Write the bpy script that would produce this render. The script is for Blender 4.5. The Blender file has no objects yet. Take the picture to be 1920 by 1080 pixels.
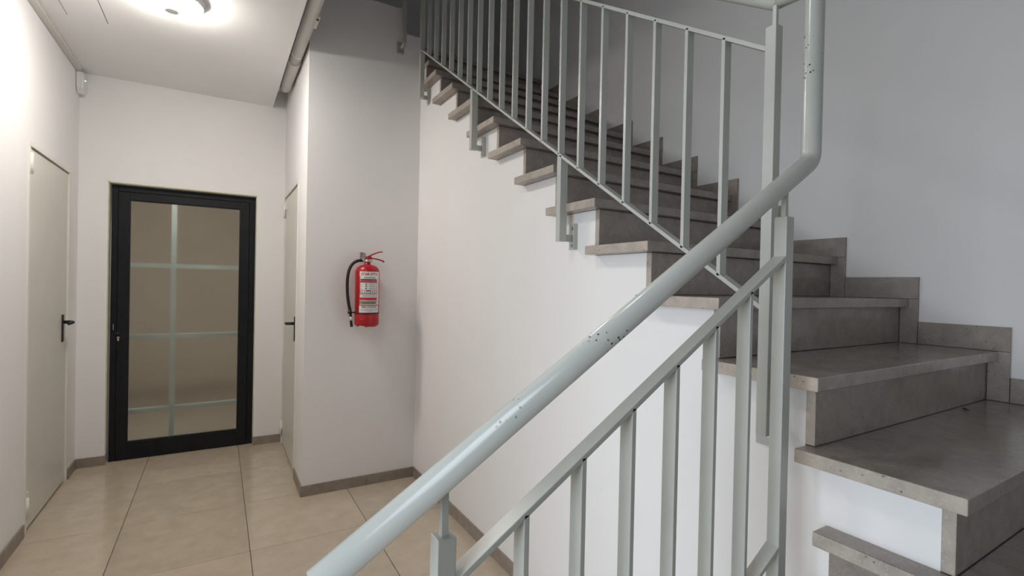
import bpy, bmesh, math, random
from mathutils import Vector, Matrix

random.seed(7)
S = bpy.context.scene
C = S.collection

# ---------------------------------------------------------------- camera
F, CAM_Z = 922.143, 1.36617658
cam_d = bpy.data.cameras.new('camera')
cam_d.sensor_fit = 'HORIZONTAL'
cam_d.sensor_width = 36.0
cam_d.lens = F / 1920 * 36.0
cam_d.clip_start = 0.02
cam = bpy.data.objects.new('camera', cam_d)
C.objects.link(cam)
fw = Vector((0.5124443282787569, 0.8586847, -0.0078368154))
rt = Vector((0.8586069, -0.51220682, 0.020937075))
up = Vector((-0.013964276, 0.01745783, 0.99975008))
cam.matrix_world = Matrix(((rt.x, up.x, -fw.x, 0), (rt.y, up.y, -fw.y, 0), (rt.z, up.z, -fw.z, CAM_Z), (0, 0, 0, 1)))
S.camera = cam

# ---------------------------------------------------------------- light and exposure
W = bpy.data.worlds.new('world')
S.world = W
W.use_nodes = True
W.node_tree.nodes['Background'].inputs['Color'].default_value = (0.80, 0.90, 1.0, 1)
W.node_tree.nodes['Background'].inputs['Strength'].default_value = 0.4
S.view_settings.view_transform = 'Standard'
S.view_settings.look = 'None'
S.view_settings.gamma = 1.0
S.view_settings.use_curve_mapping = False
S.view_settings.exposure = 0.0
LAMP_STRENGTH = 101.0        # emission of the round ceiling lamp
FILL_LAMP_STRENGTH = 32.0      # unseen twin above the frame, added as fill
DAY_POWER = 27.0            # daylight from the left, through an added unseen entrance


def area(name, loc, target, sx, sy, power, col):
    d = bpy.data.lights.new(name, 'AREA')
    d.shape = 'RECTANGLE'
    d.size, d.size_y = sx, sy
    d.energy = power
    d.color = col
    o = bpy.data.objects.new(name, d)
    C.objects.link(o)
    o.location = loc
    o.rotation_euler = (Vector(target) - Vector(loc)).to_track_quat('-Z', 'Y').to_euler()
    return o


# daylight in an entrance opening added for the lighting, left of and behind the frame; sky light comes in slanting down
HX = -2.1
day = area('entrance_daylight', (HX - 0.06, 0.15, 1.08), (1.2, 0.5, 0.30), 1.45, 2.0, DAY_POWER, (0.80, 0.90, 1.0))
day.data.spread = math.radians(112)

# ---------------------------------------------------------------- measures (metres, z = 0 corridor floor)
XL, YB, XR, YE, XS, XC, ZC, XW = -0.854, 4.534, 0.467, 3.3136, 1.2, 0.366, 2.787, 2.30
Y0, RUN, Z0, RISE, XN = 0.3277, 0.2581, 1.0012, 0.17, 1.146
TH = 0.032                  # thickness of the tread slabs
ZL = Z0 - RISE              # half landing beside the camera
DOOR_H = 2.057
YF = 4.40                   # far wall of the upper landing
ZTOP = 5.3
ZM = 3.075                  # upper landing


# ---------------------------------------------------------------- materials
def mat(name, base, rough=0.5, metal=0.0, spec=0.5, build=None):
    m = bpy.data.materials.new(name)
    m.use_nodes = True
    nt = m.node_tree
    b = nt.nodes['Principled BSDF']
    b.inputs['Base Color'].default_value = (*base, 1)
    b.inputs['Roughness'].default_value = rough
    b.inputs['Metallic'].default_value = metal
    b.inputs['Specular IOR Level'].default_value = spec
    if build:
        build(nt, b)
    return m


def N(nt, kind, **kw):
    n = nt.nodes.new(kind)
    for k, v in kw.items():
        if k in n.inputs:
            n.inputs[k].default_value = v
        else:
            setattr(n, k, v)
    return n


def objco(nt, glob=False):
    if glob:
        g = nt.nodes.new('ShaderNodeNewGeometry')
        return g.outputs['Position']
    t = nt.nodes.new('ShaderNodeTexCoord')
    return t.outputs['Object']


def ramp(nt, src, stops):
    r = nt.nodes.new('ShaderNodeValToRGB')
    el = r.color_ramp.elements
    while len(el) < len(stops):
        el.new(0.5)
    for e, (p, c) in zip(el, stops):
        e.position = p
        e.color = (*c, 1) if len(c) == 3 else c
    nt.links.new(src, r.inputs['Fac'])
    return r.outputs['Color']


def noise(nt, co, scale, detail=3, rough=0.55):
    n = N(nt, 'ShaderNodeTexNoise', Scale=scale, Detail=detail, Roughness=rough)
    nt.links.new(co, n.inputs['Vector'])
    return n.outputs['Fac']


def mix(nt, fac, a, b, mode='MIX'):
    m = nt.nodes.new('ShaderNodeMix')
    m.data_type = 'RGBA'
    m.blend_type = mode
    for s, v in ((m.inputs[0], fac), (m.inputs[6], a), (m.inputs[7], b)):
        if hasattr(v, 'is_linked') or hasattr(v, 'links'):
            nt.links.new(v, s)
        elif isinstance(v, (int, float)):
            s.default_value = v
        else:
            s.default_value = (*v, 1)
    return m.outputs[2]


def bump(nt, b, h, strength, dist=0.002):
    n = N(nt, 'ShaderNodeBump', Strength=strength, Distance=dist)
    nt.links.new(h, n.inputs['Height'])
    nt.links.new(n.outputs['Normal'], b.inputs['Normal'])


def paint_wall(nt, b):
    co = objco(nt, True)
    big = noise(nt, co, 1.7, 4)
    col = ramp(nt, big, [(0.3, (0.855, 0.843, 0.84)), (0.7, (0.885, 0.872, 0.868))])
    # a few small dark scuffs, only in patches
    v = N(nt, 'ShaderNodeTexVoronoi', Scale=16.0, Randomness=1.0)
    nt.links.new(co, v.inputs['Vector'])
    spot = ramp(nt, v.outputs['Distance'], [(0.035, (1, 1, 1)), (0.07, (0, 0, 0))])
    patch = ramp(nt, noise(nt, co, 2.6, 2), [(0.63, (0, 0, 0)), (0.70, (1, 1, 1))])
    f = mix(nt, 1.0, spot, patch, 'MULTIPLY')
    f2 = mix(nt, 1.0, f, (0.55, 0.55, 0.55), 'MULTIPLY')
    nt.links.new(mix(nt, f2, col, (0.30, 0.28, 0.27)), b.inputs['Base Color'])
    bump(nt, b, noise(nt, co, 160, 3), 0.25, 0.0008)


def tile_floor(nt, b):
    co = objco(nt, True)
    info = nt.nodes.new('ShaderNodeObjectInfo')
    n1 = ramp(nt, noise(nt, co, 9, 6, 0.65), [(0.3, (0.51, 0.425, 0.33)), (0.7, (0.60, 0.51, 0.41))])
    v = N(nt, 'ShaderNodeTexVoronoi', Scale=55.0)
    nt.links.new(co, v.inputs['Vector'])
    sp = ramp(nt, v.outputs['Distance'], [(0.05, (1, 1, 1)), (0.14, (0, 0, 0))])
    sp = mix(nt, 1.0, sp, ramp(nt, noise(nt, co, 30, 2), [(0.5, (0, 0, 0)), (0.62, (0.45, 0.45, 0.45))]), 'MULTIPLY')
    c = mix(nt, sp, n1, (0.27, 0.19, 0.12))
    tone = ramp(nt, info.outputs['Random'], [(0, (0.93, 0.93, 0.93)), (1, (1.04, 1.03, 1.02))])
    nt.links.new(mix(nt, 1.0, c, tone, 'MULTIPLY'), b.inputs['Base Color'])
    rr = ramp(nt, noise(nt, co, 14, 3), [(0.3, (0.10, 0.10, 0.10)), (0.7, (0.17, 0.17, 0.17))])
    nt.links.new(rr, b.inputs['Roughness'])


def terrazzo(lo, hi, rlo, rhi, pits=0.52):
    def f(nt, b):
        co = objco(nt, True)
        base = ramp(nt, noise(nt, co, 22, 6, 0.7), [(0.3, lo), (0.72, hi)])
        big = ramp(nt, noise(nt, co, 3.0, 3), [(0.3, (0.9, 0.9, 0.9)), (0.7, (1.08, 1.07, 1.06))])
        base = mix(nt, 1.0, base, big, 'MULTIPLY')
        v = N(nt, 'ShaderNodeTexVoronoi', Scale=62.0)
        nt.links.new(co, v.inputs['Vector'])
        dk = ramp(nt, v.outputs['Distance'], [(0.08, (1, 1, 1)), (0.17, (0, 0, 0))])
        dk = mix(nt, 1.0, dk, ramp(nt, noise(nt, co, 40, 1), [(pits, (0, 0, 0)), (pits + 0.08, (0.8, 0.8, 0.8))]), 'MULTIPLY')
        base = mix(nt, dk, base, (0.05, 0.045, 0.042))
        v2 = N(nt, 'ShaderNodeTexVoronoi', Scale=120.0)
        nt.links.new(co, v2.inputs['Vector'])
        lt = ramp(nt, v2.outputs['Distance'], [(0.12, (0.45, 0.45, 0.45)), (0.25, (0, 0, 0))])
        base = mix(nt, lt, base, tuple(min(1, h * 1.35) for h in hi))
        nt.links.new(base, b.inputs['Base Color'])
        nt.links.new(ramp(nt, noise(nt, co, 8, 3), [(0.3, (rlo,) * 3), (0.7, (rhi,) * 3)]), b.inputs['Roughness'])
        bump(nt, b, noise(nt, co, 120, 2), 0.12, 0.001)
    return f


def rail_paint(chips):
    def f(nt, b):
        co = objco(nt, True)
        n1 = ramp(nt, noise(nt, co, 5, 3), [(0.3, (0.455, 0.468, 0.437)), (0.7, (0.52, 0.53, 0.495))])
        if chips:
            v = N(nt, 'ShaderNodeTexVoronoi', Scale=115.0)
            nt.links.new(co, v.inputs['Vector'])
            sp = ramp(nt, v.outputs['Distance'], [(0.20, (1, 1, 1)), (0.27, (0, 0, 0))])
            pt = ramp(nt, noise(nt, co, 9, 3, 0.6), [(0.60, (0, 0, 0)), (0.635, (1, 1, 1))])
            m = mix(nt, 1.0, sp, pt, 'MULTIPLY')
            n1 = mix(nt, m, n1, (0.035, 0.03, 0.045))
        nt.links.new(n1, b.inputs['Base Color'])
        bump(nt, b, noise(nt, co, 90, 2), 0.08, 0.0006)
    return f


def fleck(lo, hi, scale):
    def f(nt, b):
        co = objco(nt, True)
        nt.links.new(ramp(nt, noise(nt, co, scale, 3), [(0.3, lo), (0.7, hi)]), b.inputs['Base Color'])
    return f


M = {}
M['wall'] = mat('white_wall_paint', (0.78, 0.775, 0.77), 0.75, build=paint_wall)
M['ceiling'] = mat('white_ceiling_paint', (0.74, 0.73, 0.72), 0.85, build=fleck((0.85, 0.845, 0.84), (0.88, 0.875, 0.87), 2))
M['floor_tile'] = mat('beige_floor_tile', (0.5, 0.42, 0.33), 0.2, build=tile_floor)
M['grout'] = mat('dark_grout', (0.20, 0.16, 0.125), 0.9, build=fleck((0.09, 0.07, 0.055), (0.15, 0.12, 0.09), 40))
M['baseboard'] = mat('brown_stone_baseboard', (0.2, 0.17, 0.15), 0.45, build=terrazzo((0.25, 0.21, 0.178), (0.35, 0.297, 0.255), 0.35, 0.5))
M['stone'] = mat('grey_terrazzo', (0.22, 0.19, 0.17), 0.35, build=terrazzo((0.252, 0.216, 0.19), (0.372, 0.322, 0.286), 0.15, 0.26))
M['stone_cut'] = mat('sawn_terrazzo_edge', (0.4, 0.36, 0.32), 0.8, build=terrazzo((0.36, 0.315, 0.275), (0.52, 0.46, 0.40), 0.75, 0.9, 0.44))
M['rail'] = mat('pale_grey_rail_paint', (0.6, 0.62, 0.6), 0.32, build=rail_paint(False))
M['tube'] = mat('chipped_pale_grey_rail_paint', (0.6, 0.62, 0.6), 0.2, build=rail_paint(True))
M['door_cream'] = mat('cream_door_paint', (0.64, 0.62, 0.55), 0.38, build=fleck((0.72, 0.705, 0.64), (0.75, 0.735, 0.67), 6))
M['frame_cream'] = mat('cream_frame_paint', (0.72, 0.70, 0.63), 0.45, build=fleck((0.80, 0.785, 0.72), (0.83, 0.815, 0.755), 8))
M['black_frame'] = mat('matt_black_aluminium', (0.012, 0.013, 0.016), 0.5, 0.0, 0.22, build=fleck((0.010, 0.011, 0.014), (0.015, 0.016, 0.019), 30))
M['black'] = mat('black_plastic', (0.012, 0.012, 0.014), 0.35, build=fleck((0.010, 0.010, 0.012), (0.016, 0.016, 0.018), 50))
M['rubber'] = mat('black_rubber_hose', (0.014, 0.014, 0.015), 0.5, build=fleck((0.011, 0.011, 0.012), (0.018, 0.018, 0.02), 90))
M['red'] = mat('red_enamel', (0.52, 0.008, 0.018), 0.28, build=fleck((0.40, 0.006, 0.013), (0.45, 0.008, 0.018), 12))
M['metal'] = mat('dull_grey_metal', (0.42, 0.42, 0.41), 0.4, 0.7, build=fleck((0.38, 0.38, 0.37), (0.47, 0.47, 0.46), 60))
M['brass'] = mat('worn_brass', (0.55, 0.42, 0.36), 0.35, 0.6, build=fleck((0.50, 0.38, 0.32), (0.6, 0.47, 0.40), 60))
M['chrome'] = mat('bright_steel', (0.7, 0.7, 0.7), 0.22, 1.0, build=fleck((0.68, 0.68, 0.68), (0.74, 0.74, 0.74), 50))
M['pipe'] = mat('off_white_plastic_pipe', (0.66, 0.64, 0.61), 0.45, build=fleck((0.64, 0.62, 0.585), (0.69, 0.67, 0.64), 7))
M['plastic'] = mat('white_plastic', (0.78, 0.79, 0.77), 0.4, build=fleck((0.77, 0.78, 0.76), (0.80, 0.81, 0.79), 8))
M['dark_gap'] = mat('dark_joint', (0.05, 0.045, 0.04), 0.9, build=fleck((0.04, 0.036, 0.032), (0.06, 0.055, 0.05), 30))
M['reveal'] = mat('raw_plaster_reveal', (0.60, 0.60, 0.44), 0.9, build=fleck((0.54, 0.55, 0.38), (0.68, 0.67, 0.54), 14))
M['paper'] = mat('white_label_paper', (0.80, 0.79, 0.78), 0.4, build=fleck((0.78, 0.77, 0.76), (0.82, 0.81, 0.80), 40))
M['label_red'] = mat('red_label_print', (0.55, 0.04, 0.05), 0.4, build=fleck((0.53, 0.035, 0.045), (0.57, 0.045, 0.055), 40))
M['label_black'] = mat('black_label_print', (0.02, 0.02, 0.02), 0.4, build=fleck((0.018, 0.018, 0.018), (0.024, 0.024, 0.024), 40))
M['label_grey'] = mat('grey_label_print', (0.30, 0.28, 0.27), 0.4, build=fleck((0.28, 0.26, 0.25), (0.33, 0.31, 0.30), 40))
M['label_green'] = mat('dark_green_label_print', (0.03, 0.06, 0.035), 0.4, build=fleck((0.028, 0.055, 0.03), (0.035, 0.07, 0.04), 40))
M['bar_paint'] = mat('pale_blue_grille_paint', (0.62, 0.74, 0.76), 0.5, build=fleck((0.66, 0.76, 0.775), (0.70, 0.80, 0.81), 8))
M['back_room'] = mat('beige_board', (0.62, 0.55, 0.46), 0.8, build=fleck((0.56, 0.505, 0.43), (0.62, 0.56, 0.48), 2))
M['back_floor'] = mat('dull_beige_back_floor', (0.36, 0.32, 0.27), 0.7, build=fleck((0.33, 0.295, 0.25), (0.39, 0.345, 0.29), 5))
M['twig'] = mat('dark_dry_stalk', (0.04, 0.03, 0.025), 0.8, build=fleck((0.03, 0.022, 0.018), (0.05, 0.04, 0.03), 80))


def emit(name, col, strength):
    m = mat(name, col, 0.4)
    b = m.node_tree.nodes['Principled BSDF']
    b.inputs['Emission Color'].default_value = (*col, 1)
    b.inputs['Emission Strength'].default_value = strength
    return m


M['lamp'] = emit('lit_lamp_diffuser', (1.0, 0.955, 0.89), LAMP_STRENGTH)
M['fill_lamp'] = emit('fill_lamp_diffuser', (1.0, 0.955, 0.89), FILL_LAMP_STRENGTH)  # for the added fill lamp out of view
M['led'] = emit('green_indicator', (0.35, 1.0, 0.75), 3.0)


def frosted():
    m = mat('frosted_glass', (0.82, 0.82, 0.78), 0.23)
    b = m.node_tree.nodes['Principled BSDF']
    b.inputs['Transmission Weight'].default_value = 1.0
    b.inputs['IOR'].default_value = 1.3
    nt = m.node_tree
    co = objco(nt, True)
    nt.links.new(ramp(nt, noise(nt, co, 3, 2), [(0.3, (0.78, 0.78, 0.73)), (0.7, (0.82, 0.82, 0.77))]), b.inputs['Base Color'])
    return m


M['frosted'] = frosted()


# ---------------------------------------------------------------- mesh helpers
def box(bm, x0, x1, y0, y1, z0, z1):
    v = [bm.verts.new(p) for p in ((x0, y0, z0), (x1, y0, z0), (x1, y1, z0), (x0, y1, z0),
                                   (x0, y0, z1), (x1, y0, z1), (x1, y1, z1), (x0, y1, z1))]
    for f in ((3, 2, 1, 0), (4, 5, 6, 7), (0, 1, 5, 4), (1, 2, 6, 5), (2, 3, 7, 6), (3, 0, 4, 7)):
        bm.faces.new([v[i] for i in f])
    return bm


def B(*b):
    bm = bmesh.new()
    for q in b:
        box(bm, *q)
    return bm


def prism(pts, axis, a, b, bm=None):
    """closed polygon extruded along an axis: axis 0 -> pts are (y, z), 1 -> (x, z), 2 -> (x, y)"""
    bm = bm or bmesh.new()

    def P(p, t):
        return {0: (t, p[0], p[1]), 1: (p[0], t, p[1]), 2: (p[0], p[1], t)}[axis]
    lo = [bm.verts.new(P(p, a)) for p in pts]
    hi = [bm.verts.new(P(p, b)) for p in pts]
    n = len(pts)
    bm.faces.new(lo)
    bm.faces.new(hi[::-1])
    for i in range(n):
        bm.faces.new((lo[i], lo[(i + 1) % n], hi[(i + 1) % n], hi[i]))
    bmesh.ops.recalc_face_normals(bm, faces=bm.faces[:])
    return bm


def tube(path, r, seg=20, bm=None, cap=True):
    bm = bm or bmesh.new()
    path = [Vector(p) for p in path]
    rad = r if isinstance(r, (list, tuple)) else [r] * len(path)
    rings, ref = [], None
    for i, p in enumerate(path):
        a = path[max(i - 1, 0)]
        c = path[min(i + 1, len(path) - 1)]
        if 0 < i < len(path) - 1:
            t = ((p - a).normalized() + (c - p).normalized()).normalized()
        else:
            t = (c - a).normalized()
        if ref is None:
            ref = Vector((0, 0, 1)) if abs(t.z) < 0.9 else Vector((1, 0, 0))
        u = (ref - t * ref.dot(t)).normalized()
        ref = u
        w = t.cross(u)
        rings.append([bm.verts.new(p + (u * math.cos(2 * math.pi * k / seg) + w * math.sin(2 * math.pi * k / seg)) * rad[i]) for k in range(seg)])
    for A, Z in zip(rings, rings[1:]):
        for k in range(seg):
            f = bm.faces.new((A[k], A[(k + 1) % seg], Z[(k + 1) % seg], Z[k]))
            f.smooth = True
    if cap:
        bm.faces.new(rings[0][::-1])
        bm.faces.new(rings[-1])
    bmesh.ops.recalc_face_normals(bm, faces=bm.faces[:])
    return bm


def lathe(prof, cx, cy, z0, seg=48, bm=None, scallop=None):
    bm = bm or bmesh.new()
    rings = []
    for j, (r, z) in enumerate(prof):
        ring = []
        for k in range(seg):
            a = 2 * math.pi * k / seg
            dz = scallop(a) if (scallop and j == 0) else 0
            ring.append(bm.verts.new((cx + r * math.cos(a), cy + r * math.sin(a), z0 + z + dz)))
        rings.append(ring)
    for A, Z in zip(rings, rings[1:]):
        for k in range(seg):
            f = bm.faces.new((A[k], A[(k + 1) % seg], Z[(k + 1) % seg], Z[k]))
            f.smooth = True
    bm.faces.new(rings[0][::-1])
    bm.faces.new(rings[-1])
    bmesh.ops.recalc_face_normals(bm, faces=bm.faces[:])
    return bm


def rounded(pts, r, n=8):
    """polyline with its inner corners rounded"""
    pts = [Vector(p) for p in pts]
    out = [pts[0]]
    for a, b, c in zip(pts, pts[1:], pts[2:]):
        da, dc = (a - b).normalized(), (c - b).normalized()
        ang = da.angle(dc)
        d = min(r / math.tan(ang / 2), (a - b).length * .49, (c - b).length * .49)
        p0, p1 = b + da * d, b + dc * d
        for k in range(n + 1):
            t = k / n
            out.append(p0 * (1 - t) ** 2 + b * (2 * t * (1 - t)) + p1 * t ** 2)
    out.append(pts[-1])
    return out


BASE = {}


def base_of(o):
    while o is not None:
        if o.name in BASE:
            return BASE[o.name]
        o = o.parent
    return Vector((0, 0, 0))


def link(name, me, parent=None, loc=(0, 0, 0)):
    o = bpy.data.objects.new(name, me)
    C.objects.link(o)
    o.location = loc
    if parent:
        o.parent = parent
    return o


def obj(name, bm, m, parent=None, bevel=0.0, smooth=False, origin=None, cut=True):
    """one mesh object from a bmesh in world coordinates; parts are stored relative to their thing's base"""
    if parent is not None and origin is None:
        off = base_of(parent)
        loc = Vector((0, 0, 0))
    else:
        c = [v.co for v in bm.verts]
        lo = Vector((min(v.x for v in c), min(v.y for v in c), min(v.z for v in c)))
        hi = Vector((max(v.x for v in c), max(v.y for v in c), max(v.z for v in c)))
        off = Vector(origin) if origin is not None else Vector(((lo.x + hi.x) / 2, (lo.y + hi.y) / 2, lo.z))
        loc = off - (base_of(parent) if parent is not None else Vector((0, 0, 0)))
    for v in bm.verts:
        v.co -= off
    if smooth:
        for f in bm.faces:
            f.smooth = True
    me = bpy.data.meshes.new(name)
    bm.to_mesh(me)
    bm.free()
    me.materials.append(m)
    if m is M['stone'] and cut:
        # the outer, sawn ends of the slabs are unpolished and paler
        me.materials.append(M['stone_cut'])
        for p in me.polygons:
            if p.normal.x < -0.7:
                p.material_index = 1
    o = link(name, me, parent, loc)
    if parent is None:
        BASE[o.name] = off
    if bevel:
        d = o.modifiers.new('bevel', 'BEVEL')
        d.width = bevel
        d.segments = 2
        d.limit_method = 'ANGLE'
        d.angle_limit = math.radians(40)
    return o


def tag(o, label, cat, group=None):
    o['label'] = label
    o['category'] = cat
    if group:
        o['group'] = group
    return o


def thing(name, label, cat, loc, group=None):
    o = bpy.data.objects.new(name, None)
    o.empty_display_size = 0.1
    C.objects.link(o)
    o.location = loc
    BASE[o.name] = Vector(loc)
    return tag(o, label, cat, group)


def struct(name, bm, m, bevel=0.0):
    o = obj(name, bm, m, None, bevel)
    o['kind'] = 'structure'
    return o


# ---------------------------------------------------------------- floor
floor = struct('floor', B((HX - 0.5, 1.5, -1.9, 7.5, -0.12, -0.002)), M['grout'])
xs_ = [-0.433 + 0.588 * k for k in range(-4, 4)]
ys_ = [2.765 + 0.605 * k for k in range(-8, 4)]
tile_me = {}
for i, x in enumerate(xs_):
    for j, y in enumerate(ys_):
        x0, x1 = max(x, HX), min(x + 0.588, 1.2)
        y0, y1 = max(y, -1.8), min(y + 0.605, YB + 0.14)
        if x1 - x0 < 0.05 or y1 - y0 < 0.05:
            continue
        key = (round(x1 - x0, 3), round(y1 - y0, 3))
        gx, gy_ = 0.0019, 0.0010
        if key not in tile_me:
            t = obj('floor_tile', B((x0 + gx, x1 - gx, y0 + gy_, y1 - gy_, -0.012, 0.0)), M['floor_tile'], floor, origin=((x0 + x1) / 2, (y0 + y1) / 2, 0))
            tile_me[key] = t.data
        else:
            link('floor_tile', tile_me[key], floor, Vector(((x0 + x1) / 2, (y0 + y1) / 2, 0)) - base_of(floor))

# ---------------------------------------------------------------- walls and ceilings
DL0, DL1 = 3.475, 4.30          # left door opening
DR0, DR1 = 3.685, 4.495         # right door opening
DX0, DX1, RV = -0.690, 0.262, 0.055   # glass door opening and depth of its reveal
HALL = 1.05                      # the corridor's left wall ends here, the hall opens to the left; shaped to block daylight from the extinguisher wall
struct('wall_left', B((XL - 0.12, XL, HALL, DL0, 0, ZC), (XL - 0.12, XL, DL1, YB, 0, ZC), (XL - 0.12, XL, DL0, DL1, DOOR_H, ZC)), M['wall'])
struct('wall_back', B((XL - 0.12, DX0, YB, YB + 0.15, 0, 3.3), (DX1, 1.3, YB, YB + 0.15, 0, 3.3), (DX0, DX1, YB, YB + 0.15, 2.045, 3.3)), M['wall'])
struct('wall_right', B((XR, XR + 0.1, YE + 0.1, DR0, 0, 2.95), (XR, XR + 0.1, DR1, YB, 0, 2.95), (XR, XR + 0.1, DR0, DR1, DOOR_H, 2.95)), M['wall'])
# wall behind the extinguisher: its top follows the next flight of stairs up to the left
RISE3, X3, RUN3 = 0.16, 1.062, 0.258
pts = [(XR, 0), (XS, 0), (XS, ZM)]
zz, xx = ZM, X3
pts.append((xx, zz))
for k in range(8):
    zz += RISE3
    pts.append((xx, zz))
    xx = max(xx - RUN3, -0.95)
    pts.append((xx, zz))
    if xx <= -0.9:
        break
pts += [(xx, 2.95), (XR, 2.95)]
struct('wall_middle', prism(pts, 1, YE, YE + 0.1), M['wall'])
struct('wall_stair_side', B((XW, XW + 0.12, -1.9, YF + 0.1, 0, ZTOP)), M['wall'])
struct('wall_stair_end', B((HX - 0.1, XW, YF, YF + 0.1, 2.96, ZTOP)), M['wall'])
struct('wall_front', B((HX - 0.1, XW, -1.92, -1.8, 0, ZTOP)), M['wall'])
struct('wall_hall_back', B((HX - 0.1, XL - 0.12, HALL, HALL + 0.12, 0, ZC)), M['wall'])
EY0, EY1, EZ = -0.62, 0.92, 2.15
struct('wall_hall_side', B((HX - 0.12, HX, -1.8, EY0, 0, ZTOP), (HX - 0.12, HX, EY1, HALL, 0, ZTOP), (HX - 0.12, HX, EY0, EY1, EZ, ZTOP),
                           (HX - 0.12, HX, HALL, YF, ZC, ZTOP)), M['wall'])
struct('ceiling', B((HX, XC, -1.8, YB, ZC, ZC + 0.15)), M['ceiling'])
struct('ceiling_stairwell', B((HX - 0.12, XW + 0.12, -1.92, YF + 0.1, ZTOP, ZTOP + 0.1)), M['ceiling'])
struct('ceiling_recess', B((XC, XR + 0.1, YE + 0.1, YB, 2.925, 2.952)), M['ceiling'])
# unseen glazed entrance added to let in the daylight (left of the frame)
w1 = struct('added_entrance', B((HX - 0.10, HX - 0.02, EY0, EY0 + 0.06, 0, EZ), (HX - 0.10, HX - 0.02, EY1 - 0.06, EY1, 0, EZ), (HX - 0.10, HX - 0.02, EY0 + 0.06, EY1 - 0.06, EZ - 0.06, EZ)), M['black_frame'])
# plaster reveal around the glass door
struct('trim_1', B((DX0, DX0 + 0.006, YB + 0.002, YB + RV, 0.075, 2.045), (DX1 - 0.006, DX1, YB + 0.002, YB + RV, 0.075, 2.045),
                   (DX0, DX1, YB + 0.002, YB + RV, 2.037, 2.045)), M['reveal'])


# ---------------------------------------------------------------- baseboards, laid in short stone strips
def baseboard(name, strips):
    e = thing(name, '', '', strips[0][:1] + strips[0][2:3] + (0,))
    del e['label'], e['category']
    e['kind'] = 'structure'
    for s in strips:
        obj('baseboard_strip', B(s), M['baseboard'], e, 0.0012, origin=((s[0] + s[1]) / 2, (s[2] + s[3]) / 2, 0))
    return e


BH, BT = 0.068, 0.009
baseboard('baseboard_left', [(XL, XL + BT, y0, y1 - .0025, 0, BH) for y0, y1 in ((2.27, 2.87), (2.87, DL0 - 0.012))] + [(XL, XL + BT, DL1 + 0.015, YB, 0, BH)])
baseboard('baseboard_back', [(XL + BT, DX0 + 0.006, YB - BT, YB, 0, BH), (DX1 - 0.004, XR, YB - BT, YB, 0, BH)])
baseboard('baseboard_right', [(XR - BT, XR, YE - BT, DR0 - 0.022, 0, BH)])
baseboard('baseboard_middle', [(XR, 0.8685, YE - BT, YE, 0, BH), (0.8715, XS, YE - BT, YE, 0, BH)])
baseboard('baseboard_stair', [(XS - BT, XS, y0, y1 - .0025, 0, BH) for y0, y1 in ((2.73, YE - BT), (2.13, 2.73), (1.53, 2.13), (0.93, 1.53), (0.60, 0.93))])


# ---------------------------------------------------------------- staircases
def nose(i):
    return Y0 + i * RUN, Z0 + i * RISE


st = thing('staircase', 'grey terrazzo staircase with white side wall climbing away along the right wall', 'staircase', (XS, 0.58, 0))
pts = [(-1.8, 0), (YF, 0), (YF, ZM - TH - 0.002)]
top = []
for i in range(0, 13):
    y, z = nose(i)
    if i == 12:
        z = ZM
    zb = (nose(i - 1)[1]) - TH - 0.001
    top += [(y + 0.053, zb), (y + 0.053, z - TH - 0.001)]
pts += top[::-1] + [(-1.8, ZL - TH - 0.001)]
obj('side_wall', prism(pts, 0, XS, XW), M['wall'], st)


def ragged_end(bm, amp, x_at, tol=0.004):
    """roughen the sawn outer end of a slab"""
    for v in bm.verts:
        if abs(v.co.x - x_at) < tol:
            v.co += Vector((random.uniform(0, amp), 0, random.uniform(-amp, amp) * .3))
    return bm


def slab(x0, x1, y0, y1, z0, z1, cuts=7):
    """tread slab whose left end is cut in several places so that its sawn edge can be uneven"""
    bm = bmesh.new()
    ys = [y0 + (y1 - y0) * k / cuts for k in range(cuts + 1)]
    jig = [random.uniform(0, 0.0022) for _ in ys]
    prof = [(x0 + j, y) for j, y in zip(jig, ys)] + [(x1, y1), (x1, y0)]
    return prism(prof, 2, z0, z1, bm)


for i in range(0, 12):
    y, z = nose(i)
    y1 = nose(i + 1)[0] + 0.05
    if i < 11:
        bm = slab(XN, XW - 0.001, y, y1, z - TH, z)
    else:
        bm = prism([(XS - 0.003, y), (XW - 0.001, y), (XW - 0.001, y1), (XS, y1), (XS, YE - 0.002), (XS - 0.003, YE - 0.002)], 2, z - TH, z)
    obj('tread', bm, M['stone'], st, 0.0025, origin=(XN, y, z))
    zp = ZL if i == 0 else nose(i - 1)[1]
    obj('riser', B((XS - 0.003, XW - 0.001, y + 0.03, y + 0.052, zp + 0.0015, z - TH - 0.0012)), M['stone'], st, 0.001, origin=(XN, y, zp))
y12 = nose(12)[0]
obj('riser', B((XS + 0.001, XW - 0.001, y12 + 0.03, y12 + 0.052, nose(11)[1] + 0.001, ZM - TH - 0.001)), M['stone'], st)
obj('landing_slab', B((XS, XW - 0.001, y12, YF, ZM - TH, ZM)), M['stone'], st, 0.002)
# half landing at the foot of this flight: its slabs are floor tiles in the same stone
for (x0, x1, yy0, yy1) in ((XN, 1.455, -0.02, Y0 + 0.029), (1.457, 1.95, -0.02, Y0 + 0.029), (1.952, XW - 0.001, -0.02, Y0 + 0.029),
                           (XN, 1.455, -0.6, -0.022), (1.457, 1.95, -0.6, -0.022), (1.952, XW - 0.001, -0.6, -0.022)):
    obj('landing_slab', B((x0, x1, yy0, yy1, ZL - TH, ZL)), M['stone'], st, 0.001)
# edge strip that closes the landing under the lowest tread
obj('landing_edge', slab(XN - 0.008, XS + 0.0005, Y0 + 0.031, 0.588, ZL - TH, ZL, 5), M['stone'], st, 0.003)
obj('landing_riser', B((XS - 0.014, XS - 0.0005, -0.6, 0.574, ZL - 0.166, ZL - TH - 0.001)), M['stone'], st, 0.001, cut=False)
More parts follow.
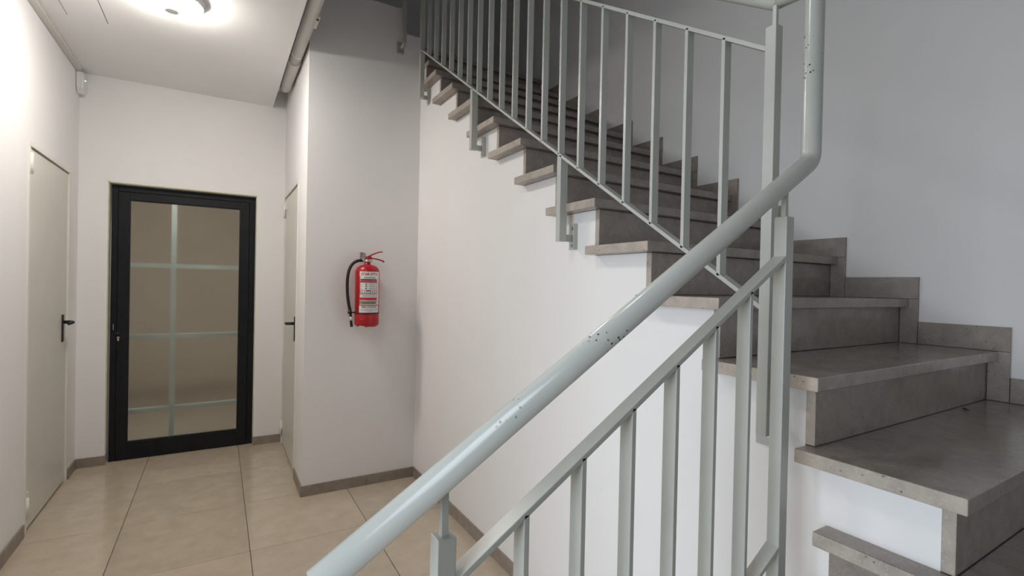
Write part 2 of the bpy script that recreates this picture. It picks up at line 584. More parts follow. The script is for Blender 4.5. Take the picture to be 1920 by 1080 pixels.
# stepped stone skirting on the right wall: an upright and a lying piece for every step
for i in range(0, 11):
    y, z = nose(i)
    zn = z
    zp = z - RISE
    k0, k1 = XW - 0.013, XW - 0.0005
    if i:
        obj('skirting_piece', B((k0, k1, nose(i)[0] - 0.0285, nose(i)[0] + 0.0285, zp + 0.001, zn + 0.0)), M['stone'], st, 0.001, cut=False)
    else:
        obj('skirting_piece', B((k0, k1, Y0 - 0.0285, Y0 + 0.0285, zp + 0.001, zn)), M['stone'], st, 0.001, cut=False)
    obj('skirting_piece', B((k0, k1, nose(i)[0] - 0.0285, nose(i + 1)[0] - 0.0305, zn + 0.0012, zn + 0.084)), M['stone'], st, 0.001, cut=False)
obj('skirting_piece', B((XW - 0.013, XW - 0.0005, -0.6, Y0 - 0.0305, ZL + 0.001, ZL + 0.084)), M['stone'], st, 0.001, cut=False)
obj('skirting_piece', B((XW - 0.013, XW - 0.0005, nose(11)[0] - 0.0285, y12 - 0.03, nose(11)[1] + .001, nose(11)[1] + 0.084)), M['stone'], st, 0.001, cut=False)

# flight below: from the corridor floor up to the half landing, under the near railing
st1 = thing('staircase', 'low flight of grey terrazzo steps under the near handrail', 'staircase', (0.1, 0.0, 0))
R1 = ZL / 5
RUN1 = 0.262
p1 = [(XS - 0.0155, 0)]
core = [(XS - 0.0155, ZL - R1 - TH - 0.001)]
for k in range(1, 5):
    xk = XN - 0.008 - RUN1 * (5 - k)
    core += []
stp = []
for k in range(1, 5):
    xk = XN - 0.008 - RUN1 * (5 - k)
    stp += [(xk + 0.052, max(0, (k - 1) * R1 - TH - 0.001)), (xk + 0.052, k * R1 - TH - 0.001)]
pts = [(XS - 0.0155, 0)] + [(XS - 0.0155, 4 * R1 - TH - 0.001)] + stp[::-1]
obj('side_wall', prism(pts, 1, -0.6, 0.575), M['wall'], st1)
for k in range(1, 5):
    xk = XN - 0.008 - RUN1 * (5 - k)
    xe = min(xk + RUN1 + 0.05, XS - 0.016)
    obj('tread', B((xk, xe, -0.6, 0.59, k * R1 - TH, k * R1)), M['stone'], st1, 0.003)
    obj('riser', B((xk + 0.03, xk + 0.052, -0.6, 0.577, (k - 1) * R1 + 0.001, k * R1 - TH - 0.001)), M['stone'], st1, 0.001, cut=False)

# next flight, climbing to the left above the wall with the extinguisher
st3 = thing('staircase', 'topmost dark stair flight climbing left above the extinguisher wall', 'staircase', (X3, YE + 0.1, ZM))
pts = [(XS - 0.002, 2.96), (XS - 0.002, ZM - TH - 0.001), (X3 - 0.022, ZM - TH - 0.001)]
zz, xx = ZM, X3
for k in range(7):
    zz += RISE3
    pts.append((xx - 0.022, zz - TH - 0.001))
    xx -= RUN3
    pts.append((xx - 0.022, zz - TH - 0.001))
    obj('tread', B((xx - 0.04, xx + RUN3, YE + 0.102, YF - 0.002, zz - TH, zz)), M['stone'], st3, 0.002)
    obj('riser', B((xx + RUN3 - 0.022, xx + RUN3 - 0.002, YE + 0.102, YF - 0.002, zz - RISE3 + 0.001, zz - TH - 0.001)), M['stone'], st3)
pts += [(xx - 0.022, 3.12), (0.36, 3.12), (0.36, 2.96)]
obj('side_wall', prism(pts, 1, YE + 0.102, YF - 0.002), M['wall'], st3)
obj('landing_slab', B((X3 - 0.02, XS - 0.002, YE + 0.102, YF - 0.002, ZM - TH, ZM)), M['stone'], st3, 0.002)


# ---------------------------------------------------------------- steel railings
def bar_y(x0, x1, ya, yb, za, zb, h):
    """flat bar in a plane of constant x, rising from (ya, za) to (yb, zb); z is its centre line"""
    return prism([(ya, za - h), (yb, zb - h), (yb, zb + h), (ya, za + h)], 0, x0, x1)


def bar_x(y0, y1, xa, xb, za, zb, h):
    return prism([(xa, za - h), (xb, zb - h), (xb, zb + h), (xa, za + h)], 1, y0, y1)


# near railing, along the low flight (plane y = 0.61)
rl = thing('stair_railing', 'near pale grey steel railing with a thick chipped round handrail sloping across the frame', 'railing', (0.27, 0.611, 0.16))
YA, YBk = 0.596, 0.625


def zb1(x):
    return 0.7865 + 0.6290 * x          # centre line of the upper flat bar


def zt1(x):
    return 0.9395 + 0.6290 * x          # axis of the handrail


NX0, NX1 = 0.251, 0.278
N2X0, N2X1 = 1.027, 1.055
ZH = 2.056
hr = rounded([(0.104, 0.611, zt1(0.104)), (1.141, 0.611, zt1(1.141)), (1.141, 0.611, ZH), (1.135, 0.690, ZH)], 0.04, 8)
obj('handrail', tube(hr, 0.0202, 28), M['tube'], rl)
obj('newel', B((NX0, NX1, YA, YA + 0.0275, 0.25, 1.027)), M['rail'], rl, 0.0015)
obj('newel', B((N2X0, N2X1, YA, YA + 0.0275, 0.64, 1.522)), M['rail'], rl, 0.0015)
for xm, zm in (((NX0 + NX1) / 2, 1.027), ((N2X0 + N2X1) / 2, 1.522)):
    obj('handrail_support', B((xm - 0.0052, xm + 0.0052, 0.6045, 0.6149, zm - 0.002, zt1(xm) - 0.016)), M['rail'], rl, 0.001)
obj('top_bar', bar_x(YA, YBk, NX1 - 0.001, N2X0 + 0.001, zb1(NX1), zb1(N2X0), 0.0056), M['rail'], rl, 0.0012)
obj('bottom_bar', bar_x(YA, YBk, NX1 - 0.001, N2X0 + 0.001, zb1(NX1) - 0.617, zb1(N2X0) - 0.617, 0.0056), M['rail'], rl, 0.0012)
bx0, dx = 0.385, 0.1048
for k in range(6):
    x = bx0 + dx * k
    obj('baluster', B((x, x + 0.0092, YA, YBk, zb1(x) - 0.615, zb1(x) + 0.003)), M['rail'], rl, 0.001, origin=(x, YA, zb1(x)))
for xm, zm in (((NX0 + NX1) / 2, 0.27), ((N2X0 + N2X1) / 2, 0.66)):
    # mounting arm and plate on the side of the flight
    obj('mounting_arm', B((xm - 0.009, xm + 0.009, 0.580, YA + 0.001, zm - 0.012, zm + 0.012)), M['rail'], rl)
    obj('mounting_plate', B((xm - 0.02, xm + 0.02, 0.5752, 0.5805, zm - 0.05, zm + 0.05)), M['rail'], rl)

# far railing, along the main flight (plane x = 1.135)
ru = thing('stair_railing', 'long pale grey steel railing of thin balusters fixed to the side of the main stairs', 'railing', (1.135, 0.70, 1.0))
XA, XBk = 1.120, 1.149


def zb2(y):
    return 0.856 + 0.6556 * y


def zt2(y):
    return 1.4835 + 0.6463 * y


NY0, NY1 = 0.687, 0.714
obj('newel', B((XA, XA + 0.028, NY0, NY1, 1.016, 1.995)), M['rail'], ru, 0.0015)
obj('handrail_support', B((XA + 0.003, XA + 0.012, 0.689, 0.699, 1.993, ZH - 0.012)), M['rail'], ru, 0.001)
YT = 3.122
obj('newel', B((XA, XA + 0.03, YT - 0.012, YT + 0.012, 2.585, 3.70)), M['rail'], ru, 0.0015)
hr2 = rounded([(1.135, 0.689, ZH), (1.135, 0.700, ZH), (1.135, 3.18, ZH + 0.65 * 2.48)], 0.05, 8)
obj('handrail', tube(hr2, 0.0202, 24), M['tube'], ru)
obj('bottom_bar', bar_y(XA, XBk, NY1 - 0.001, YT, zb2(NY1), zb2(YT), 0.0066), M['rail'], ru, 0.0012)
obj('top_bar', bar_y(XA, XBk, NY1 - 0.001, YT, zt2(NY1), zt2(YT), 0.0066), M['rail'], ru, 0.0012)
for k in range(19):
    y = 0.829 + 0.1200 * k
    obj('baluster', B((XA, XA + 0.0265, y - 0.0055, y + 0.0055, zb2(y), zt2(y))), M['rail'], ru, 0.001, origin=(XA, y, zb2(y)))
# posts that carry the railing on the side wall
for n, (y, zp) in enumerate(((0.7005, 1.0), (1.543, 1.557), (2.334, 2.087), (YT + 0.03, 2.61))):
    if n in (1, 2):
        obj('post', B((XA, XA + 0.034, y - 0.013, y + 0.013, zp - 0.022, zb2(y) - 0.002)), M['rail'], ru, 0.0012)
    if n:
        obj('mounting_arm', B((XA + 0.02, XS - 0.004, y - 0.009, y + 0.009, zp - 0.02, zp + 0.006)), M['rail'], ru, 0.001)
        pl = obj('mounting_plate', B((XS - 0.005, XS, y - 0.024, y + 0.024, zp - 0.05, zp + 0.05), (XS - 0.02, XS - 0.005, y - 0.024, y - 0.019, zp - 0.05, zp + 0.05)), M['rail'], ru, 0.0008)
        for dz in (-0.034, 0.034):
            obj('bolt', tube([(XS - 0.005, y + 0.005, zp + dz), (XS - 0.012, y + 0.005, zp + dz)], 0.007, 6), M['metal'], pl)
    else:
        obj('mounting_arm', B((XA + 0.02, XS - 0.004, y - 0.009, y + 0.009, 1.018, 1.04)), M['rail'], ru, 0.001)
        obj('mounting_plate', B((XS - 0.005, XS, y + 0.0, y + 0.06, 0.972, 0.992)), M['rail'], ru, 0.0008)

# third railing, along the flight above the extinguisher wall (plane y = 3.26)
r3 = thing('stair_railing', 'short grey railing post with bracket on the wall at the top edge of the frame', 'railing', (1.055, 3.265, 2.95))
obj('newel', B((1.043, 1.070, 3.252, 3.276, 2.985, 4.10)), M['rail'], r3, 0.0015)
obj('mounting_arm', tube([(1.060, 3.264, 2.992), (1.056, 3.275, 2.974), (1.052, 3.292, 2.970), (1.050, YE - 0.004, 2.972)], 0.0105, 12), M['rail'], r3)
pl = obj('mounting_plate', B((1.022, 1.072, YE - 0.005, YE, 2.925, 3.005)), M['rail'], r3, 0.001)
for dx_, dz in ((0.012, 0.018), (0.03, 0.018)):
    obj('bolt', tube([(1.022 + dx_ + .008, YE - 0.005, 2.925 + dz), (1.022 + dx_ + .008, YE - 0.012, 2.925 + dz)], 0.006, 6), M['metal'], pl)
obj('bottom_bar', bar_x(3.25, 3.278, 0.10, 1.044, 3.52 + 0.944 * 0.62, 3.52, 0.0066), M['rail'], r3)
obj('top_bar', bar_x(3.25, 3.278, 0.10, 1.044, 4.08 + 0.944 * 0.62, 4.08, 0.0066), M['rail'], r3)
for k in range(7):
    x = 0.93 - 0.12 * k
    z = 3.52 + (1.044 - x) * 0.62
    obj('baluster', B((x - 0.0055, x + 0.0055, 3.25, 3.278, z, z + 0.56)), M['rail'], r3, origin=(x, 3.264, z))


# ---------------------------------------------------------------- doors
def lever(parent, x, y, z, sx, length, plate_h):
    """black lever set on a wall facing sx along x; the lever runs towards -y or +y by the sign of length"""
    pl = obj('handle_plate', B((min(x, x + sx * 0.008), max(x, x + sx * 0.008), y - 0.017, y + 0.017, z - plate_h * 0.72, z + plate_h * 0.28)), M['black'], parent, 0.003)
    path = rounded([(x + sx * 0.006, y, z), (x + sx * 0.056, y, z), (x + sx * 0.052, y + length, z - 0.004)], 0.02, 6)
    obj('lever', tube(path, [0.0105] * (len(path) - 1) + [0.008], 14), M['black'], pl)
    return pl


d1 = struct('door_1', B((XL - 0.05, XL - 0.004, DL0 + 0.026, DL1 - 0.026, 0.013, DOOR_H - 0.028)), M['door_cream'], 0.002)
d1_f = obj('door_frame', B((XL - 0.06, XL + 0.006, DL0, DL0 + 0.022, 0, DOOR_H), (XL - 0.06, XL + 0.006, DL1 - 0.022, DL1, 0, DOOR_H),
                           (XL - 0.06, XL + 0.006, DL0 + 0.022, DL1 - 0.022, DOOR_H - 0.022, DOOR_H)), M['frame_cream'], d1, 0.001)
obj('gap_shade_sheet', B((XL - 0.062, XL - 0.055, DL0, DL1, 0.001, DOOR_H)), M['dark_gap'], d1)  # dark sheet behind the leaf, paints the shade in the door gaps
for z in (1.945, 0.135):
    h = obj('hinge', tube([(XL + 0.006, DL0 + 0.024, z - 0.055), (XL + 0.006, DL0 + 0.024, z + 0.055)], 0.010, 12), M['frame_cream'], d1)
    obj('hinge_leaf', B((XL - 0.004, XL + 0.002, DL0 + 0.02, DL0 + 0.075, z + 0.01, z + 0.075)), M['frame_cream'], h)
lever(d1, XL - 0.004, 4.185, 1.062, 1, -0.105, 0.175)

d3 = struct('door_3', B((XR + 0.004, XR + 0.05, DR0 + 0.026, DR1 - 0.026, 0.013, DOOR_H - 0.028)), M['door_cream'], 0.002)
obj('door_frame', B((XR - 0.006, XR + 0.06, DR0, DR0 + 0.022, 0, DOOR_H), (XR - 0.006, XR + 0.06, DR1 - 0.022, DR1, 0, DOOR_H),
                    (XR - 0.006, XR + 0.06, DR0 + 0.022, DR1 - 0.022, DOOR_H - 0.022, DOOR_H)), M['frame_cream'], d3, 0.001)
obj('gap_shade_sheet', B((XR + 0.055, XR + 0.062, DR0, DR1, 0.001, DOOR_H)), M['dark_gap'], d3)  # same painted gap shade behind the right door leaf
for z in (1.93, 0.13):
    h = obj('hinge', tube([(XR - 0.006, DR1 - 0.024, z - 0.055), (XR - 0.006, DR1 - 0.024, z + 0.055)], 0.010, 12), M['frame_cream'], d3)
    obj('hinge_leaf', B((XR - 0.002, XR + 0.004, DR1 - 0.075, DR1 - 0.02, z + 0.01, z + 0.075)), M['frame_cream'], h)
lever(d3, XR + 0.004, 3.782, 1.055, -1, 0.105, 0.175)

# glass door in the back wall: fixed jambs, leaf of stiles and rails, frosted pane
yf = YB + RV
d2 = struct('door_2', B((DX0 + 0.012, DX0 + 0.05, yf, yf + 0.07, 0, 2.034), (DX1 - 0.05, DX1 - 0.007, yf, yf + 0.07, 0, 2.034), (DX0 + 0.05, DX1 - 0.05, yf, yf + 0.07, 1.99, 2.034)), M['black_frame'], 0.002)
lx0, lx1 = DX0 + 0.052, DX1 - 0.052
gx0, gx1, gz0, gz1 = -0.572, 0.146, 0.128, 1.93
leaf = obj('door_leaf', B((lx0, gx0, yf - 0.006, yf + 0.05, 0.006, 1.987), (gx1, lx1, yf - 0.006, yf + 0.05, 0.006, 1.987),
                          (gx0, gx1, yf - 0.006, yf + 0.05, 0.006, gz0), (gx0, gx1, yf - 0.006, yf + 0.05, gz1, 1.987)), M['black_frame'], d2, 0.002)
obj('glass_pane', B((gx0 - 0.004, gx1 + 0.004, yf + 0.016, yf + 0.022, gz0 - 0.004, gz1 + 0.004)), M['frosted'], d2)
obj('glazing_bead', B((gx0, gx0 + 0.006, yf + 0.004, yf + 0.014, gz0, gz1), (gx1 - 0.006, gx1, yf + 0.004, yf + 0.014, gz0, gz1),
                      (gx0 + 0.006, gx1 - 0.006, yf + 0.004, yf + 0.014, gz0, gz0 + 0.006), (gx0 + 0.006, gx1 - 0.006, yf + 0.004, yf + 0.014, gz1 - 0.006, gz1)), M['black'], leaf)
lk = obj('lock_cylinder', tube([(-0.628, yf - 0.006, 0.912), (-0.628, yf - 0.013, 0.912)], 0.0085, 14), M['brass'], d2)
obj('lock_body', B((-0.633, -0.623, yf - 0.013, yf - 0.006, 0.888, 0.908)), M['chrome'], lk, 0.002)
obj('finger_pull', tube([(-0.6575, yf - 0.005, 0.965), (-0.6575, yf - 0.009, 0.972), (-0.6575, yf - 0.009, 1.008), (-0.6575, yf - 0.005, 1.014)], 0.0026, 8), M['chrome'], d2)
obj('lock_rose', lathe([(0.012, 0), (0.012, 0.003), (0.008, 0.004)], 0, 0, 0, 16), M['black'], d2)
rose = bpy.data.objects['lock_rose']
rose.rotation_euler = (math.radians(90), 0, 0)
rose.location = Vector((-0.632, yf - 0.006, 0.945)) - base_of(d2)
for v in rose.data.vertices:
    v.co += base_of(d2)

# room behind the frosted door: steel grille and a plain beige partition
struct('wall_back_room', B((-1.8, 1.4, 7.40, 7.46, 0, 2.5), (-1.86, -1.8, YB + 0.15, 7.46, 0, 2.5), (1.4, 1.46, YB + 0.15, 7.46, 0, 2.5)), M['back_room'])
struct('floor_back_room', B((-1.8, 1.4, YB + 0.16, 7.4, -0.001, 0.004)), M['back_floor'])
struct('ceiling_back_room', B((-1.86, 1.46, YB + 0.15, 7.46, 2.5, 2.56)), M['back_room'])
gr = thing('window_grille', 'pale metal grille of crossing bars blurred behind the frosted glass door', 'grille', (-0.31, yf + 0.19, 0))
gy = yf + 0.185
obj('grille_upright', B((-0.328, -0.294, gy, gy + 0.02, 0.0, 2.05)), M['bar_paint'], gr)
for z in (0.315, 0.893, 1.455):
    obj('grille_crossbar', B((-0.86, 0.40, gy + 0.004, gy + 0.024, z - 0.017, z + 0.017)), M['bar_paint'], gr)
bl = bpy.data.lights.new('back_room_fill', 'AREA')  # unseen fill light added to brighten the grille and the room behind the glass
bl.shape = 'RECTANGLE'
bl.size, bl.size_y, bl.energy, bl.color = 1.1, 0.03, 20.0, (1.0, 0.96, 0.90)
blo = bpy.data.objects.new('back_room_fill', bl)
C.objects.link(blo)
blo.location = (-0.2, 4.705, 2.46)
blo.rotation_euler = (math.radians(20), 0, 0)

# ---------------------------------------------------------------- ceiling lamp, hatch, duct, detector, pipe


def ceiling_lamp(lx, ly, label, m):
    lamp = thing('ceiling_lamp', label, 'lamp', (lx, ly, ZC), 'round ceiling lamps of the corridor')
    obj('lamp_base', lathe([(0.130, -0.035), (0.1385, -0.034), (0.142, -0.004), (0.138, 0.0)], lx, ly, ZC, 48), M['plastic'], lamp)
    obj('diffuser', lathe([(0.060, -0.072), (0.100, -0.067), (0.121, -0.057), (0.1295, -0.044), (0.130, -0.033)], lx, ly, ZC, 48), m, lamp)
    obj('sensor_disc', lathe([(0.026, -0.080), (0.034, -0.077), (0.036, -0.071)], lx, ly, ZC, 28), M['plastic'], lamp)


ceiling_lamp(-0.222, 3.043, 'round white lit ceiling lamp with a small sensor disc in its middle', M['lamp'])
ceiling_lamp(-0.222, 1.30, 'added unseen fill lamp, a copy of the round ceiling lamp, above the frame', M['fill_lamp'])  # extra unseen lamp, put in to fill the lower corridor

hatch = thing('ceiling_hatch', 'square white access hatch with thin dark joints in the corridor ceiling', 'hatch', (-0.64, 3.47, ZC))
hx0, hx1, hy0, hy1 = -0.728, -0.557, 3.15, 3.576
obj('hatch_frame', B((hx0 - 0.0028, hx0, hy0, hy1, ZC - 0.0012, ZC + .0), (hx1, hx1 + 0.0028, hy0, hy1, ZC - 0.0012, ZC + .0),
                     (hx0, hx1, hy0 - 0.0028, hy0, ZC - 0.0012, ZC + .0)), M['dark_gap'], hatch)
obj('hatch_panel', B((hx0, hx1, hy0, hy1, ZC - 0.002, ZC + 0.0)), M['ceiling'], hatch)

duct = thing('cable_duct', 'grey white plastic cable duct along the ceiling edge above the left door', 'duct', (XL + 0.02, 3.5, ZC))
obj('duct_body', B((XL + 0.001, XL + 0.030, HALL, 4.440, ZC - 0.024, ZC - 0.0002)), M['pipe'], duct, 0.002)
obj('duct_lid', B((XL + 0.002, XL + 0.026, HALL, 4.436, ZC - 0.029, ZC - 0.024)), M['pipe'], duct, 0.0015)

det = thing('motion_detector', 'small white wall detector with a green light in the ceiling corner', 'detector', (XL + 0.03, 4.49, 2.62))
bm = prism([(4.415, 2.655), (4.452, 2.618), (4.50, 2.618), (YB - 0.002, 2.64), (YB - 0.002, 2.757), (4.415, 2.757)], 0, XL + 0.001, XL + 0.040)
obj('detector_body', bm, M['plastic'], det, 0.006)
obj('indicator_light', lathe([(0.001, -0.003), (0.0045, -0.001), (0.0045, 0.001), (0.001, 0.003)], XL + 0.0415, 4.470, 2.712, 12), M['led'], det)

px, pz, pr = 0.4205, 2.838, 0.036
pipe = thing('drain_pipe', 'white plastic pipe with joint running along the edge of the ceiling', 'pipe', (px, 3.0, pz))
obj('pipe_run', tube([(px, y, pz) for y in (0.0, 1.2, 2.4, 3.62)], pr, 28), M['pipe'], pipe)
obj('pipe_run', tube([(px, 3.615, pz), (px, 3.62, pz), (px, 3.72, pz), (px, 4.15, pz), (px, 4.165, pz + 0.002), (px, 4.17, pz + 0.004)], [pr, pr + 0.004, pr + 0.004, pr + 0.003, pr, pr * 0.8], 28), M['pipe'], pipe)
obj('joint_ring', tube([(px, 3.605, pz), (px, 3.635, pz)], pr + 0.0065, 28), M['pipe'], pipe)
clip = obj('pipe_clip', B((px + pr - 0.014, px + pr + 0.008, 2.90, 3.05, pz - 0.022, pz + 0.03)), M['pipe'], pipe, 0.002)
obj('clip_screw', tube([(px + pr - 0.004, 2.93, pz - 0.022), (px + pr - 0.004, 2.93, pz - 0.028)], 0.007, 8), M['black'], clip)
for yy in (2.2, 3.47):
    obj('pipe_strap', tube([(px, yy, pz), (px, yy + 0.02, pz)], pr + 0.002, 28), M['pipe'], pipe)

# ---------------------------------------------------------------- fire extinguisher
ex, ey, ez = 0.830, 3.228, 1.072
fe = thing('fire_extinguisher', 'red fire extinguisher with white label and black hose hung on grey wall', 'extinguisher', (ex, ey, ez))
ER = 0.0765
obj('cylinder', lathe([(ER - 0.004, 0.075), (ER, 0.08), (ER, 0.350), (ER - 0.002, 0.364), (ER - 0.009, 0.379), (ER - 0.022, 0.391), (ER - 0.040, 0.398), (0.022, 0.401), (0.0185, 0.404), (0.0185, 0.418)], ex, ey, ez, 56), M['red'], fe)


def sc(a):
    return 0.012 * (0.5 + 0.5 * math.cos(6 * (a + 0.25)))


obj('foot_skirt', lathe([(ER - 0.012, 0.0), (ER - 0.002, 0.010), (ER + 0.0008, 0.022), (ER + 0.0008, 0.078), (ER, 0.081)], ex, ey, ez, 60, scallop=sc), M['red'], fe)
obj('skirt_seam', lathe([(ER + 0.0008, 0.0495), (ER + 0.0016, 0.0505), (ER + 0.0016, 0.0525), (ER + 0.0008, 0.0535)], ex, ey, ez, 56), M['red'], fe)
obj('strap', lathe([(ER + 0.0005, 0.084), (ER + 0.0028, 0.0845), (ER + 0.0028, 0.0905), (ER + 0.0005, 0.091)], ex, ey, ez, 56), M['black'], fe)
vb = obj('valve', lathe([(0.017, 0.414), (0.021, 0.416), (0.021, 0.428), (0.015, 0.430), (0.015, 0.436)], ex, ey, ez, 24), M['metal'], fe)
obj('hose_outlet', tube([(ex - 0.012, ey, ez + 0.427), (ex - 0.036, ey, ez + 0.427)], 0.0085, 14), M['metal'], vb)
obj('gauge', tube([(ex + 0.012, ey - 0.016, ez + 0.425), (ex + 0.014, ey - 0.030, ez + 0.425)], 0.0105, 18), M['metal'], vb)
# valve head and the two levers
obj('valve_head', prism([(-0.012, 0.434), (0.022, 0.434), (0.026, 0.447), (0.020, 0.456), (-0.002, 0.452), (-0.012, 0.444)], 1, -0.012, 0.012), M['red'], fe)
vh = bpy.data.objects['valve_head']
for v in vh.data.vertices:
    v.co += Vector((ex, ey, ez))        # profile was drawn around the valve axis
    v.co -= Vector((0, 0, 0))


def blade(name, pts, wdt, thick):
    bm = bmesh.new()
    path = [Vector((ex + a, 0, ez + b)) for a, b in pts]
    prof_up, prof_dn = [], []
    for i, p in enumerate(path):
        t = (path[min(i + 1, len(path) - 1)] - path[max(i - 1, 0)]).normalized()
        n = Vector((-t.z, 0, t.x)) * thick / 2
        prof_up.append(p + n)
        prof_dn.append(p - n)
    prism([(p.x, p.z) for p in prof_up + prof_dn[::-1]], 1, ey - wdt / 2, ey + wdt / 2, bm)
    return obj(name, bm, M['red'], fe, 0.0008)


blade('squeeze_lever', [(-0.010, 0.449), (0.008, 0.456), (0.026, 0.466), (0.050, 0.477), (0.076, 0.486), (0.094, 0.488)], 0.020, 0.0075)
blade('carry_handle', [(0.012, 0.440), (0.030, 0.442), (0.056, 0.440), (0.080, 0.435), (0.100, 0.428), (0.107, 0.421)], 0.020, 0.0075)
obj('pin', tube([(ex - 0.004, ey - 0.014, ez + 0.447), (ex - 0.004, ey + 0.014, ez + 0.447)], 0.003, 8), M['metal'], fe)
# hose hanging on the left
hp = [(-0.034, 0.427), (-0.060, 0.424), (-0.086, 0.411), (-0.106, 0.386), (-0.119, 0.350), (-0.1255, 0.300), (-0.1255, 0.245), (-0.122, 0.195), (-0.115, 0.145), (-0.106, 0.103)]
fine = []
for k in range(len(hp) - 1):
    p0, p1, p2, p3 = hp[max(k - 1, 0)], hp[k], hp[k + 1], hp[min(k + 2, len(hp) - 1)]
    for s in range(5):
        t = s / 5
        q = [0.5 * (2 * p1[d] + (p2[d] - p0[d]) * t + (2 * p0[d] - 5 * p1[d] + 4 * p2[d] - p3[d]) * t * t + (3 * p1[d] - p0[d] - 3 * p2[d] + p3[d]) * t ** 3) for d in (0, 1)]
        fine.append((ex + q[0], ey, ez + q[1]))
fine.append((ex + hp[-1][0], ey, ez + hp[-1][1]))
obj('hose', tube(fine, 0.0098, 14), M['rubber'], fe)
nz = obj('nozzle', tube([(ex - 0.107, ey, ez + 0.106), (ex - 0.103, ey, ez + 0.085), (ex - 0.100, ey, ez + 0.055), (ex - 0.098, ey, ez + 0.030), (ex - 0.094, ey, ez + 0.0)], [0.011, 0.0085, 0.0078, 0.0085, 0.0095], 14), M['black'], fe)
obj('nozzle_band', tube([(ex - 0.1005, ey, ez + 0.064), (ex - 0.0985, ey, ez + 0.041)], 0.0092, 14), M['paper'], nz)
obj('hose_clip', tube([(ex - 0.108, ey, ez + 0.094), (ex - 0.075, ey, ez + 0.090)], 0.0042, 8), M['black'], fe)
obj('hose_clip', tube([(ex - 0.1095, ey, ez + 0.103), (ex - 0.106, ey, ez + 0.084)], 0.0125, 14), M['black'], fe)


# printed label, bent round the cylinder
def lab(a0, a1, z0, z1, lift, m, name, parent, thick=0.0004):
    """curved patch; a in degrees from straight towards the viewer's wall side, positive to the right"""
    bm = bmesh.new()
    n = max(1, int(abs(a1 - a0) / 7) + 1)
    r0, r1 = ER + lift, ER + lift + thick
    cols = []
    for k in range(n + 1):
        a = math.radians(a0 + (a1 - a0) * k / n)
        s, c = math.sin(a), -math.cos(a)
        cols.append([bm.verts.new((ex + r * s, ey + r * c, ez + z)) for r, z in ((r0, z0), (r1, z0), (r1, z1), (r0, z1))])
    for A, Z in zip(cols, cols[1:]):
        for i in range(4):
            bm.faces.new((A[i], A[(i + 1) % 4], Z[(i + 1) % 4], Z[i]))
    bm.faces.new(cols[0])
    bm.faces.new(cols[-1][::-1])
    bmesh.ops.recalc_face_normals(bm, faces=bm.faces[:])
    if parent is None:
        return bm
    return obj(name, bm, m, parent)


def labs(rects, lift, m, name, parent):
    bm = bmesh.new()
    for a0, a1, z0, z1 in rects:
        b2 = lab(a0, a1, z0, z1, lift, m, '', None)
        me = bpy.data.meshes.new('tmp')
        b2.to_mesh(me)
        b2.free()
        bm.from_mesh(me)
        bpy.data.meshes.remove(me)
    return obj(name, bm, m, parent)


def wrap_text(body, a0, a1, zc, h, m, name, parent, lift):
    cu = bpy.data.curves.new('tmp_text', 'FONT')
    cu.body = body
    cu.align_x = 'CENTER'
    cu.align_y = 'CENTER'
    cu.size = 1.0
    cu.offset = 0.035
    to = bpy.data.objects.new('tmp_text', cu)
    C.objects.link(to)
    dg = bpy.context.evaluated_depsgraph_get()
    me = bpy.data.meshes.new_from_object(to.evaluated_get(dg))
    bpy.data.objects.remove(to)
    bm = bmesh.new()
    bm.from_mesh(me)
    bpy.data.meshes.remove(me)
    xs = [v.co.x for v in bm.verts]
    yy = [v.co.y for v in bm.verts]
    bmesh.ops.subdivide_edges(bm, edges=[e for e in bm.edges if e.calc_length() > 0.25], cuts=2)
    x0, x1, y0, y1 = min(xs), max(xs), min(yy), max(yy)
    for v in bm.verts:
        a = math.radians(a0 + (a1 - a0) * (v.co.x - x0) / (x1 - x0))
        z = zc + h * ((v.co.y - y0) / (y1 - y0) - 0.5)
        r = ER + lift
        v.co = Vector((ex + r * math.sin(a), ey - r * math.cos(a), ez + z))
    return obj(name, bm, m, parent)


# upper label z 0.143 .. 0.352, lower label z 0.092 .. 0.136 above the foot
A0, A1 = -52, 52
L = lab(A0, A1, 0.143, 0.355, 0.0002, M['paper'], 'label', fe)
wrap_text('STAR STTA', -44, 40, 0.339, 0.016, M['label_red'], 'label_title', L, 0.0009)
labs([(-30, 26, 0.312, 0.319)], 0.0007, M['label_grey'], 'label_print_grey', L)
labs([(-46, 34, 0.2985, 0.3065)], 0.0007, M['label_black'], 'label_band_black', L)
labs([(-48, 35, 0.284, 0.2965), (-48, 35, 0.172, 0.190), (-48, 35, 0.211, 0.2155), (-52, -48.6, 0.145, 0.325), (35, 37, 0.145, 0.2965)], 0.0007, M['label_red'], 'label_band_red', L)
rows = []
for z in (0.274, 0.260, 0.246):
    rows += [(-6, 30, z + 0.001, z + 0.003), (-4, 28, z - 0.003, z - 0.001)]
for z in (0.203, 0.197):
    rows += [(-36, 28, z, z + 0.0022)]
rows += [(-48, 33, 0.147, 0.168)]
rows += [(-48, -25, 0.218, 0.238), (-20, 4, 0.218, 0.238), (9, 33, 0.218, 0.238)]
labs(rows, 0.0007, M['label_grey'], 'label_print_grey', L)
labs([(-45, -28, 0.221, 0.235), (12, 30, 0.221, 0.235), (-16, -2, 0.222, 0.229)], 0.0011, M['paper'], 'label_pictogram', L)
dots = [(-22, -16, z - 0.003, z + 0.004) for z in (0.274, 0.260, 0.246)] + [(-40, -37, 0.224, 0.232), (-14, -6, 0.229, 0.235), (18, 22, 0.224, 0.233)]
dots += [(-38, 25, 0.158, 0.160), (-38, 25, 0.152, 0.154)]
labs(dots, 0.0012, M['label_black'], 'label_print_black', L)
labs([(-45, -41, z - 0.003, z + 0.001) for z in (0.274, 0.260, 0.246)], 0.0012, M['label_red'], 'label_print_red', L)
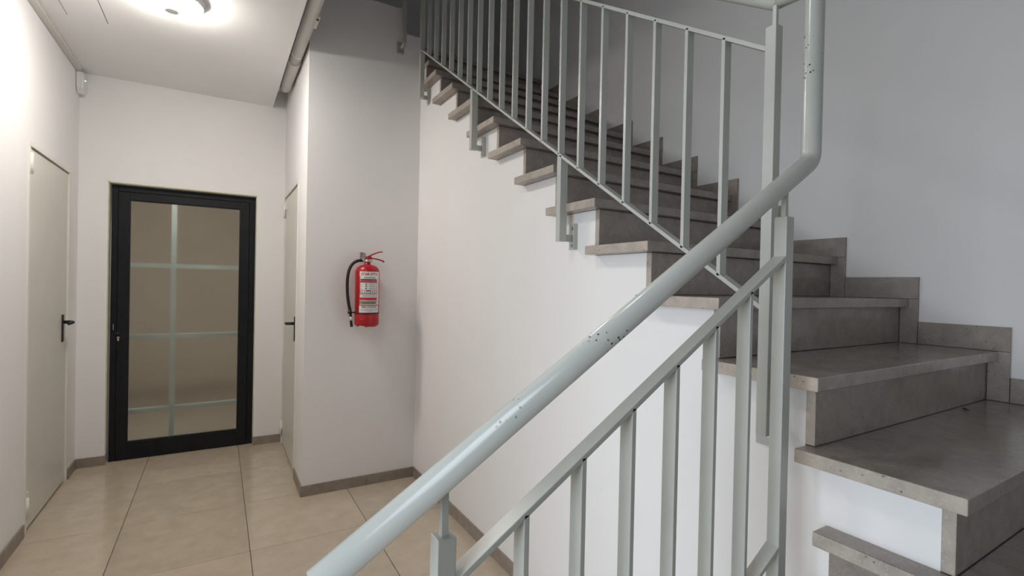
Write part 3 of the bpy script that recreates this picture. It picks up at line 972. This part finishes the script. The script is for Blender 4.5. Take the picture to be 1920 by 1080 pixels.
side = [(42.5, 45.0, z, z + 0.005) for z in (0.155, 0.163, 0.176, 0.188, 0.199, 0.211, 0.226, 0.240, 0.255, 0.270, 0.284, 0.300, 0.312)]
labs(side, 0.0007, M['label_grey'], 'label_print_grey', L)
L2 = lab(-52, 50, 0.0935, 0.1375, 0.0002, M['paper'], 'label', fe)
wrap_text('FIRE STAR IN', -40, 34, 0.129, 0.010, M['label_green'], 'label_title', L2, 0.0009)
labs([(-46, 44, 0.1165, 0.118), (-44, 42, 0.111, 0.1125), (-46, 44, 0.1055, 0.107), (-12, 12, 0.099, 0.1005)], 0.0007, M['label_grey'], 'label_print_grey', L2)

hb = thing('wall_bracket', 'small grey metal wall bracket behind the extinguisher valve', 'bracket', (ex - 0.014, YE, ez + 0.44))
bp_ = obj('bracket_plate', B((ex - 0.030, ex - 0.002, YE - 0.004, YE - 0.0002, ez + 0.425, ez + 0.485)), M['metal'], hb, 0.001)
obj('bracket_arm', B((ex - 0.022, ex - 0.012, ey + 0.004, YE - 0.004, ez + 0.436, ez + 0.448)), M['metal'], hb)
obj('bracket_tongue', B((ex - 0.028, ex - 0.006, ey + 0.026, ey + 0.029, ez + 0.446, ez + 0.476)), M['metal'], hb)
obj('bracket_screw', tube([(ex - 0.016, YE - 0.004, ez + 0.474), (ex - 0.016, YE - 0.007, ez + 0.474)], 0.005, 8), M['black'], bp_)

# ---------------------------------------------------------------- small things
an = thing('wall_anchor', 'tiny grey metal anchor stuck in the white stair wall between the balusters', 'anchor', (XS, 0.918, 1.165))
obj('anchor_plate', B((XS - 0.004, XS - 0.0005, 0.905, 0.925, 1.152, 1.178)), M['metal'], an, 0.001)
obj('anchor_slot', B((XS - 0.0055, XS - 0.004, 0.911, 0.919, 1.156, 1.174)), M['black'], an)
tw = obj('dry_stalk', tube([(2.0257, 0.5985, 1.0046), (2.020, 0.594, 1.0046), (2.013, 0.586, 1.0046), (2.005, 0.577, 1.0046)], [0.0016, 0.0022, 0.002, 0.001], 8), M['twig'])
tag(tw, 'thin dark dry stalk lying on the lowest visible polished tread', 'stalk')
